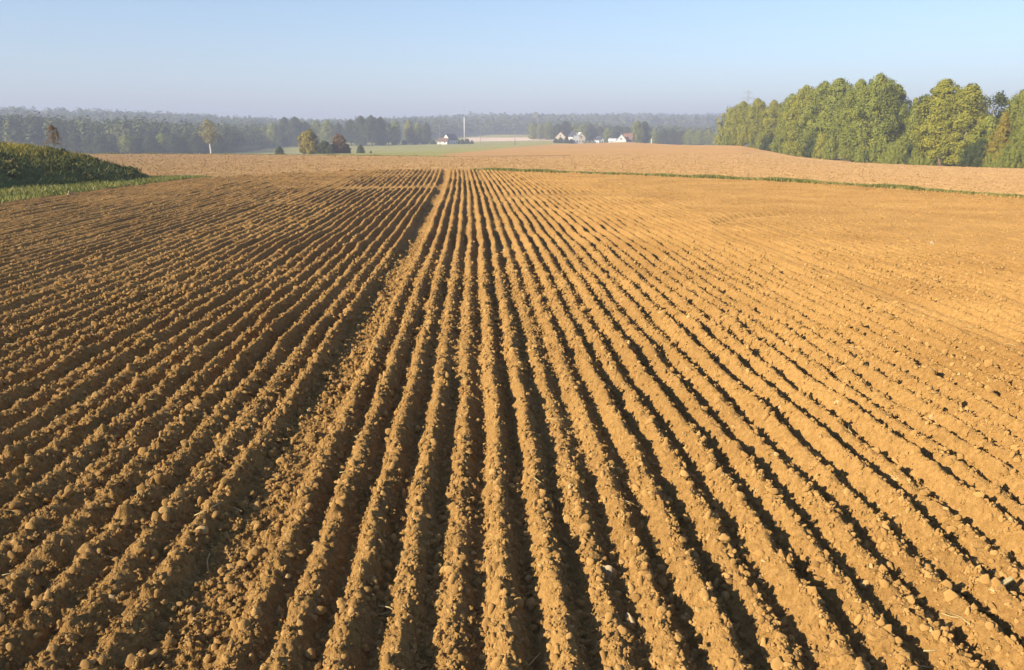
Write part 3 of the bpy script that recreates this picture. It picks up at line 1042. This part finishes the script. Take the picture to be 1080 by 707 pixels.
GRP = 'trees of the copse on the right'
LINE_U, LINE_R = (760, 790, 840, 900, 1000, 1080, 1200), (262, 236, 196, 168, 148, 138, 130)
for u, dr, vt, kind, leaf, wide, lab in (
        (771, 8, 117, 'dome', L_YELLOW, .75, 'low yellow-green tree at the far left tip of the copse'),
        (783, 4, 108, 'broad', L_YELLOW, 1.05, 'yellow-green rounded tree beside the low tip tree of the copse'),
        (798, 6, 105, 'broad_b', L_YELLOW, .95, 'dense rounded tree in the sloping left end of the copse'),
        (815, 4, 107, 'broad', L_YELLOW, .95, 'lower tree in the dip before the big yellowish crown'),
        (835, 6, 100, 'tall_b', L_GREEN, 1.15, 'mid green tree against the left flank of the big yellowish crown'),
        (849, 0, 92, 'broad', L_YELLOW, .95, 'big yellowish crown rising where the copse steps up'),
        (868, 5, 88, 'broad_b', L_GREEN, .95, 'broad green tree behind the big yellowish crown'),
        (884, 9, 84, 'tall', L_GREEN, 1.25, 'green tree left of the darkest gap in the middle of the copse'),
        (906, 1, 86, 'broad', L_GREEN, .85, 'tall full tree just right of the darkest gap'),
        (927, 3, 80, 'broad_b', L_GREEN, .95, 'tallest wide tree in the middle of the copse'),
        (944, 14, 90, 'tall', L_GREEN, 1.1, 'shaded tree closing the gap before the slim cone tree'),
        (964, 1, 104, 'cone', L_GREEN, 1.05, 'slim cone-shaped tree standing in the gap of the copse'),
        (974, 22, 101, 'tall_b', L_DARK, 1.1, 'dark tree showing behind the slim cone tree'),
        (995, 1, 85, 'tall', L_YELLOW, 1.3, 'bright tall tree right of the gap with a pale visible trunk'),
        (1023, 2, 90, 'tall_b', L_YELLOW, 1.3, 'bright tree with a pointed top beside the pale trunk tree'),
        (1052, 12, 99, 'open', L_DARK, 1.0, 'thin half bare dark tree near the right end'),
        (1058, 0, 118, 'cone', L_GOLD, 1.5, 'golden cone-shaped small tree in front of the half bare tree'),
        (1040, 3, 128, 'dome', L_GREEN, .8, 'low green bushy tree between the pointed and the golden tree'),
        (1078, 14, 96, 'broad', L_GREEN, .9, 'round-topped greyish tree cut by the right edge of the picture'),
        (1082, 0, 122, 'broad_b', L_GREEN, .9, 'lower green tree at the right edge under the round-topped one'),
        (1108, 4, 97, 'broad', L_GREEN, 1.0, 'last green tree of the copse, only its left side inside the right edge')):
    pale = 'pale visible trunk' in lab or 'pointed top' in lab
    tree(kind, u, np.interp(u, LINE_U, LINE_R) + dr, vt, leaf, lab, GRP, wide=wide, bark=M_PALEBARK if pale else None)
# low growth along the foot of the copse
for i in range(44):
    u = 766 + i * 8.6 + random.uniform(-3, 3)
    if 882 < u < 897 or 988 < u < 997 or 1008 < u < 1016:
        continue
    r_ = np.interp(u, LINE_U, LINE_R) - random.uniform(0.5, 3)
    vb = 153.5 + (u - 765) / 315 * 24.5
    tree('dome', u, r_, vb - random.uniform(12, 26) * 150 / r_, random.choice((L_GREEN, L_YELLOW, L_GREEN, L_DARK)), 'leafy shrub in the undergrowth along the foot of the copse', 'shrubs along the foot of the copse', 'shrub', 'shrub', random.uniform(.55, .8))

# valley trees and bushes on the left and centre
tree('lolly', 221, 345, 127, L_GOLD, 'lone tree with a white trunk and thin golden crown beyond the left brow', wide=1.15, bark=M_PALEBARK)
tree('round', 326, 232, 138.5, L_GOLD, 'round golden green bushy tree standing on the brow', wide=.95)
tree('round', 358, 236, 142.5, L_RUST, 'rust brown rounded tree beside the golden green one', wide=.9)
for u, d, vt, w in ((343, 246, 150, 1.2), (351, 240, 153, 1.2), (366, 240, 152.5, 1.0)):
    tree('dome', u, d, vt, L_DARK, 'dark low bush between and behind the golden and rust trees', 'dark bushes by the golden and rust trees', 'bush', 'bush', w)
tree('dome', 296, 240, 155.5, L_DARK, 'small dark bush left of the golden green tree', None, 'bush', 'bush', .9)
tree('dome', 381, 300, 153.5, L_DARK, 'small dark bush in the meadow right of the rust tree', None, 'bush', 'bush', .8)
tree('dome', 392, 300, 159.5, L_DARK, 'tiny dark bush at the meadow edge', None, 'bush', 'bush', .8)
for u, d, vt, kind, leaf in (
        (96, 420, 143, 'broad', L_DARK), (108, 415, 142, 'broad_b', L_DARK), (121, 425, 143, 'broad', L_DARK), (134, 415, 142, 'broad_b', L_GREEN), (147, 420, 141, 'broad', L_DARK), (160, 415, 143, 'broad_b', L_DARK),
        (172, 425, 141, 'broad', L_GREEN), (184, 415, 142, 'broad_b', L_DARK), (197, 420, 140, 'broad', L_DARK), (208, 415, 141, 'broad_b', L_DARK), (219, 425, 139, 'broad', L_DARK), (230, 415, 141, 'broad_b', L_DARK),
        (80, 425, 141, 'broad', L_DARK), (65, 430, 142, 'broad_b', L_DARK)):
    tree(kind, u, d, vt, leaf, 'dark tree in the hazy row beyond the left brow', 'row of dark trees beyond the left brow', wide=1.35)
for u, d, vt, kind, leaf in (
        (278, 560, 134, 'broad', L_GREEN), (289, 555, 130, 'broad_b', L_GREEN), (301, 560, 124, 'tall_b', L_DARK), (312, 555, 124, 'broad', L_DARK), (322, 560, 128, 'broad_b', L_GREEN), (334, 560, 128, 'broad', L_GREEN),
        (346, 550, 127, 'broad_b', L_GREEN), (357, 560, 130, 'broad', L_DARK), (370, 550, 127, 'broad_b', L_DARK), (381, 545, 123, 'broad', L_DARK), (392, 540, 122.5, 'broad_b', L_DARK), (402, 545, 124, 'broad', L_DARK),
        (410, 560, 130, 'tall', L_GREEN), (418, 565, 127, 'tall_b', L_GREEN), (431, 575, 127.5, 'tall_b', L_YELLOW), (441, 575, 130, 'broad', L_GREEN), (450, 570, 130, 'tall_b', L_DARK)):
    tree(kind, u, d, vt, leaf, 'green valley tree in the clump behind the meadow', 'clump of valley trees behind the meadow', wide=1.1)
for u, d, vt in ((405, 560, 148), (416, 560, 149), (427, 560, 148), (438, 560, 147), (448, 560, 147), (457, 565, 147.5)):
    tree('dome', u, d, vt, L_DARK, 'low hedge bush at the far edge of the meadow', 'hedge bushes at the far edge of the meadow', 'bush', 'bush', 1.2)
# round the houses
tree('tall_b', 672, 545, 128, L_GREEN, 'tall dark green tree right of the long white house', wide=1.3)
tree('tall', 679, 552, 128.5, L_DARK, 'darker half of the tall pair right of the long white house', wide=1.3)
for u, d, vt in ((586, 520, 146.5), (591, 520, 145.5), (597, 515, 145.5), (602, 515, 147)):
    tree('dome', u, d, vt, L_DARK, 'dark garden bush before the tan gabled house', 'garden bushes before the tan gabled house', 'bush', 'bush', 1.0)
for u, d, vt in ((488, 540, 147.5), (493, 540, 147), (498, 545, 148.5), (485, 545, 148)):
    tree('dome', u, d, vt, L_DARK, 'dark garden bush beside the white farmhouse', 'garden bushes beside the white farmhouse', 'bush', 'bush', 1.0)
for u, d, vt, kind, leaf in (
        (562, 700, 130, 'broad', L_GREEN), (570, 690, 131, 'tall_b', L_GREEN), (578, 690, 129, 'broad', L_GREEN), (588, 640, 131, 'broad_b', L_DARK), (596, 650, 128, 'broad', L_DARK), (605, 650, 131, 'broad_b', L_GREEN), (614, 640, 132, 'broad', L_GREEN),
        (622, 650, 131, 'broad_b', L_DARK), (632, 650, 134, 'broad', L_DARK), (641, 640, 135, 'broad_b', L_GREEN), (651, 650, 133, 'broad', L_DARK), (661, 650, 134, 'broad_b', L_DARK), (690, 600, 138, 'broad', L_GREEN),
        (699, 590, 137, 'broad_b', L_DARK), (708, 590, 136, 'broad', L_DARK), (717, 590, 138, 'broad_b', L_DARK), (727, 580, 137, 'broad', L_GREEN), (737, 570, 137, 'broad_b', L_GREEN), (747, 570, 137, 'broad', L_GREEN), (757, 560, 137, 'broad_b', L_GREEN)):
    tree(kind, u, d, vt, leaf, 'hazy tree in the belt around the hamlet houses', 'belt of trees around the hamlet houses', wide=1.3)
# bare reddish shrub on the bank
xb, yb = at(57, 52)
sh = root('bare_shrub', 'thin reddish half bare shrub showing above the crest of the grassy bank', 'shrub', (xb, yb, gz(xb, yb) + float(bank_h(np.array([xb]), np.array([yb]))[0]) - 0.05))
sh.scale = (0.085, 0.085, (z_at(57, 132, 52) - sh.location.z) / H0)
for nm, me, m in (('crown', P['open'][0], L_RUST), ('trunk', P['open'][1], M_BARK)):
    o = bpy.data.objects.new(nm, me)
    COL.objects.link(o)
    o.parent = sh
    o.material_slots[0].link = 'OBJECT'
    o.material_slots[0].material = m


# ------------------------------------------------------------------ far woods: masses of trees on the hills
def wood(name, n, u0, u1, r0, r1, h0, h1, seed, faces=64, pw=1.0, lsize=1.9):
    g = np.random.default_rng(seed)
    a = g.uniform(azim(u0), azim(u1), n)
    rin = np.interp(a, [azim(u) for u in (r[0] for r in r0)], [r[1] for r in r0])
    r = rin + (r1 - rin) * g.uniform(0, 1, n) ** pw
    x, y = np.sin(a) * r, np.cos(a) * r
    z = ground(x, y)
    big = fbm(x * 0.012, y * 0.012, seed, 3)
    stand = fbm(x * 0.004, y * 0.004, seed + 50, 2)
    h = (h0 + (h1 - h0) * g.uniform(0, 1, n) ** 1.5) * (0.5 + 0.5 * big + 0.45 * stand)
    w = h * g.uniform(0.26, 0.42, n)
    d = g.normal(size=(n, faces, 3))
    d /= np.linalg.norm(d, axis=2)[:, :, None]
    d[:, :, 2] = np.where(d[:, :, 2] < -0.75, -d[:, :, 2], d[:, :, 2])
    rad = g.uniform(0.7, 1.05, (n, faces, 1)) * (1 + 0.22 * np.sin(3 * d[:, :, :1] * 2 + g.uniform(0, 6, (n, 1, 1))))
    p = d * rad
    c = np.stack([x[:, None] + p[:, :, 0] * w[:, None], y[:, None] + p[:, :, 1] * w[:, None], z[:, None] + h[:, None] * (0.55 + 0.45 * p[:, :, 2])], -1).reshape(-1, 3)
    nn = (d + g.normal(0, 0.22, d.shape)).reshape(-1, 3)
    nn /= np.linalg.norm(nn, axis=1)[:, None] + 1e-9
    tt = np.clip(g.normal(0.42, 0.15, (n, 1)) + g.normal(0, 0.06, (n, faces)), 0, 1).ravel()
    V = leaf_quads(c, nn, lsize * g.uniform(0.7, 1.3, len(c)) * np.repeat(h / 14, faces))
    me = make_mesh(name, V.reshape(-1, 3), np.arange(len(V) * 4).reshape(-1, 4), smooth=False)
    set_tint(me, tt, 4)
    return obj(name, me, L_WOOD, kind='stuff')


wood('valley_wood', 1500, -130, 290, [(-400, 440), (240, 440), (300, 620)], 820, 11, 16, 1, 190, 1.0, 0.95)
wood('hill_wood', 4200, -160, 470, [(-400, 800), (300, 760), (470, 900)], 1900, 12, 19, 2, 85, 1.3, 1.45)
wood('forest_edge', 1500, 430, 770, [(400, 690), (500, 930), (580, 960), (620, 720), (780, 640)], 1250, 11, 16, 3, 110, 1.0, 1.2)
wood('far_forest', 3800, 420, 1300, [(400, 1150), (1300, 1150)], 2500, 13, 20, 4, 50, 1.2, 2.6)


# ------------------------------------------------------------------ houses
def house(u, dist, label, w, l, eave, ridge, rot, wall, roof, v=150, chimney=True, sink=0.0, doors=True):
    """gabled house: the gable (w wide) on local -y, the ridge running back along y"""
    x, y = at(u, dist, v)
    t = root('house', label, 'house', (x, y, gz(x, y) - sink), R(rot), 'houses of the hamlet beyond the fields')
    t.scale = (0.88, 0.88, 0.88)
    b = MB()
    hw, hl = w / 2, l / 2
    b.add([(-hw, -hl, 0), (hw, -hl, 0), (hw, hl, 0), (-hw, hl, 0), (-hw, -hl, eave), (hw, -hl, eave), (hw, hl, eave), (-hw, hl, eave), (0, -hl, ridge), (0, hl, ridge)],
          [(0, 1, 5, 8, 4), (2, 3, 7, 9, 6), (1, 2, 6, 5), (3, 0, 4, 7)])
    obj('wall', b.mesh('wall'), wall, t)
    b = MB()
    o_, th = 0.35, 0.22
    sl = (ridge - eave) / hw
    for s in (-1, 1):
        e = (s * (hw + o_), eave - sl * o_)
        vs = [(0, -hl - o_, ridge + .02), (e[0], -hl - o_, e[1] + .02), (e[0], hl + o_, e[1] + .02), (0, hl + o_, ridge + .02)]
        vs += [(p[0], p[1], p[2] + th) for p in vs]
        fs = [(0, 1, 2, 3), (7, 6, 5, 4), (0, 4, 5, 1), (1, 5, 6, 2), (2, 6, 7, 3), (3, 7, 4, 0)]
        b.add(vs, fs if s < 0 else [f[::-1] for f in fs])
    rf = obj('roof', b.mesh('roof'), roof, t)
    if chimney:
        b = MB()
        b.box(-.4, .4, hl * .55, hl * .55 + .8, ridge - 0.8, ridge + 1.0)
        obj('chimney', b.mesh('chimney'), M_TILE, rf)
    for (wx, wz) in ((-w * .22, 1.1), (w * .22, 1.1), (0, eave + 0.3)):
        b = MB()
        b.box(wx - .5, wx + .5, -hl - .05, -hl + .05, wz, wz + 1.2)
        obj('window', b.mesh('window'), M_GLASS, t)
    for yy in (-hl * .5, hl * .5):
        for s in (-1, 1):
            b = MB()
            b.box(s * hw - .05, s * hw + .05, yy - .5, yy + .5, 1.1, 2.3)
            obj('window', b.mesh('window'), M_GLASS, t)
    b = MB()
    b.box(hw - .04, hw + .06, -.45, .45, 0.02, 2.05)
    obj('door', b.mesh('door'), M_DOOR, t)
    return t


house(475, 560, 'white gabled farmhouse with a dark slate roof among garden bushes', 7.5, 11, 3.4, 7.6, -35, M_WHITE, M_SLATE, v=151)
house(468, 556, 'low annexe with a brown tiled roof left of the white farmhouse', 5.5, 8, 2.4, 4.6, 70, M_WHITE, M_TILE, v=152, chimney=False)
house(592, 560, 'tan gabled house half hidden behind garden bushes', 8, 10, 4.6, 8.6, -15, M_CREAM, M_TILE, v=150)
house(605, 520, 'narrow tall white gable end next to the tan house', 5.4, 8, 5.4, 8.8, 15, M_WHITE, M_SLATE, v=150, chimney=False)
house(611.5, 535, 'house with a pale sheet roof just right of the narrow white gable', 6.5, 9, 4.2, 8.2, 5, M_CREAM, M_SHEET, v=150, chimney=False)
house(632, 540, 'small white gabled cottage standing alone in the middle of the hamlet', 4.6, 7, 3.6, 6.2, 20, M_WHITE, M_SLATE, v=150, chimney=False)
house(655, 520, 'white house with a broad gable left of the red chimney house', 7.2, 9, 3.8, 8.0, -10, M_WHITE, M_SLATE, v=150)
house(648.5, 530, 'long low white wing left of the broad white gable', 4.5, 9, 3.0, 4.6, 75, M_WHITE, M_SHEET, v=150, chimney=False)
house(662.5, 528, 'white house with a steep red roof and chimney at the right end', 4.6, 7, 3.8, 8.6, 60, M_WHITE, M_TILE, v=150)


# ------------------------------------------------------------------ poles and pylon
def pole(u, dist, v_top, label, m, r=0.14, arm=True, name='utility_pole', cat='pole'):
    x, y = at(u, dist, 150)
    z = gz(x, y)
    h = z_at(u, v_top, dist) - z
    t = root(name, label, cat, (x, y, z), random.uniform(-.5, .5))
    b = MB()
    b.tube([(0, 0, -.3), (0, 0, h * .5), (0, 0, h)], [r * 1.2, r, r * .75], 8)
    obj('shaft', b.mesh('shaft', True), m, t)
    if arm:
        b = MB()
        b.box(-.9, .9, -.07, .07, h - .7, h - .55)
        for q in (-.8, 0, .8):
            b.box(q - .05, q + .05, -.05, .05, h - .545, h - .3)
        obj('crossarm', b.mesh('crossarm'), M_TIMBER, t)
    return t


pole(464, 430, 138, 'thin timber utility pole in the meadow left of the white farmhouse', M_TIMBER)
pole(507, 600, 136, 'thin utility pole between the white mast and the pale stubble', M_TIMBER)
pole(543, 420, 136, 'timber utility pole standing alone in the meadow before the hamlet', M_TIMBER)
pole(687, 470, 146.5, 'short white post on the field brow right of the tall dark trees', M_WHITE, 0.3, False, 'marker_post', 'post')
# white mast with aerials
x, y = at(490, 580, 150)
z = gz(x, y)
h = z_at(490, 124, 580) - z
t = root('mast', 'tall white mast rising behind the white farmhouse', 'mast', (x, y, z))
b = MB()
b.tube([(0, 0, -.3), (0, 0, h * .5), (0, 0, h)], [.5, .42, .34], 10)
obj('shaft', b.mesh('shaft', True), M_POLE, t)
b = MB()
b.tube([(0, 0, h - .05), (0, 0, h + 8)], [.16, .08], 6)
for q in (2.5, 4.5, 6.5):
    b.box(-1.0, 1.0, -.08, .08, h + q, h + q + .15)
obj('aerial', b.mesh('aerial'), M_STEEL, t)
# lattice pylon beyond the copse
x, y = at(787.5, 720, 120)
z = gz(x, y)
h = z_at(787.5, 95, 720) - z
t = root('pylon', 'grey lattice electricity pylon showing faintly above the left end of the copse', 'pylon', (x, y, z), R(20))
b = MB()


def half(zz):
    f = zz / h
    return 3.6 * (1 - f) ** 1.3 + 0.35


lv = [h * q for q in (0, .16, .31, .45, .57, .67, .76, .84, .92, 1.0)]
for sx_, sy_ in ((1, 1), (1, -1), (-1, 1), (-1, -1)):
    b.tube([(sx_ * half(q), sy_ * half(q), q) for q in lv], [.16] * len(lv), 4)
for i in range(len(lv) - 1):
    a0, a1 = half(lv[i]), half(lv[i + 1])
    for s in (1, -1):
        for d in (1, -1):
            b.tube([(d * a0, s * a0, lv[i]), (-d * a1, s * a1, lv[i + 1])], [.08, .08], 4)
            b.tube([(s * a0, d * a0, lv[i]), (s * a1, -d * a1, lv[i + 1])], [.08, .08], 4)
obj('lattice_frame', b.mesh('lattice_frame'), M_STEEL, t)
for q, l in ((.74, 6), (.84, 7.5), (.94, 5)):
    b = MB()
    for s in (1, -1):
        b.tube([(0, 0, h * q), (s * l, 0, h * q + .4)], [.2, .1], 4)
        b.tube([(0, 0, h * q + 1.8), (s * l, 0, h * q + .45)], [.12, .08], 4)
    obj('crossarm', b.mesh('crossarm'), M_STEEL, t)

# ------------------------------------------------------------------ haze
b = MB()
b.box(-4600, 4600, -4600, 4700, -12, 112)
hz = b.mesh('haze')
hm = bpy.data.materials.new('morning_haze')
hm.use_nodes = True
nt = hm.node_tree
nt.nodes.remove(nt.nodes['Principled BSDF'])
pv = nt.nodes.new('ShaderNodeVolumePrincipled')
pv.inputs['Color'].default_value = (0.52, 0.57, 0.74, 1)
pv.inputs['Density'].default_value = 0.0008
pv.inputs['Anisotropy'].default_value = 0.0
nt.links.new(pv.outputs[0], nt.nodes['Material Output'].inputs['Volume'])
obj('haze', hz, hm, kind='stuff')

# ------------------------------------------------------------------ light
SUN_AZ, SUN_EL = -125.0, 24.0          # degrees from +Y towards +X
sun = bpy.data.lights.new('sun', 'SUN')
sun.energy, sun.angle, sun.color = 5.0, R(0.5), (1.0, 0.89, 0.70)
so = bpy.data.objects.new('sun', sun)
COL.objects.link(so)
sd = Vector((math.sin(R(SUN_AZ)) * math.cos(R(SUN_EL)), math.cos(R(SUN_AZ)) * math.cos(R(SUN_EL)), math.sin(R(SUN_EL))))
so.rotation_euler = sd.to_track_quat('Z', 'Y').to_euler()
w = bpy.data.worlds.new('World')
scene.world = w
w.use_nodes = True
nt = w.node_tree
sky = nt.nodes.new('ShaderNodeTexSky')
sky.sky_type = 'NISHITA'
sky.sun_disc = False
sky.sun_elevation = R(SUN_EL)
sky.sun_rotation = R(SUN_AZ)
sky.altitude = 100
sky.air_density, sky.dust_density, sky.ozone_density = 1.0, 0.3, 4.0
bg = nt.nodes['Background']
bg.inputs['Strength'].default_value = 0.082
nt.links.new(sky.outputs[0], bg.inputs['Color'])

scene.view_settings.view_transform = 'Standard'
scene.view_settings.look = 'None'
scene.view_settings.exposure = 1.2
scene.view_settings.gamma = 1
scene.view_settings.use_curve_mapping = False
cy_ = scene.cycles
cy_.use_denoising = True
cy_.max_bounces = 6
cy_.diffuse_bounces = 3
cy_.volume_bounces = 1
cy_.transmission_bounces = 2
cy_.use_adaptive_sampling = True
cy_.adaptive_threshold = 0.02
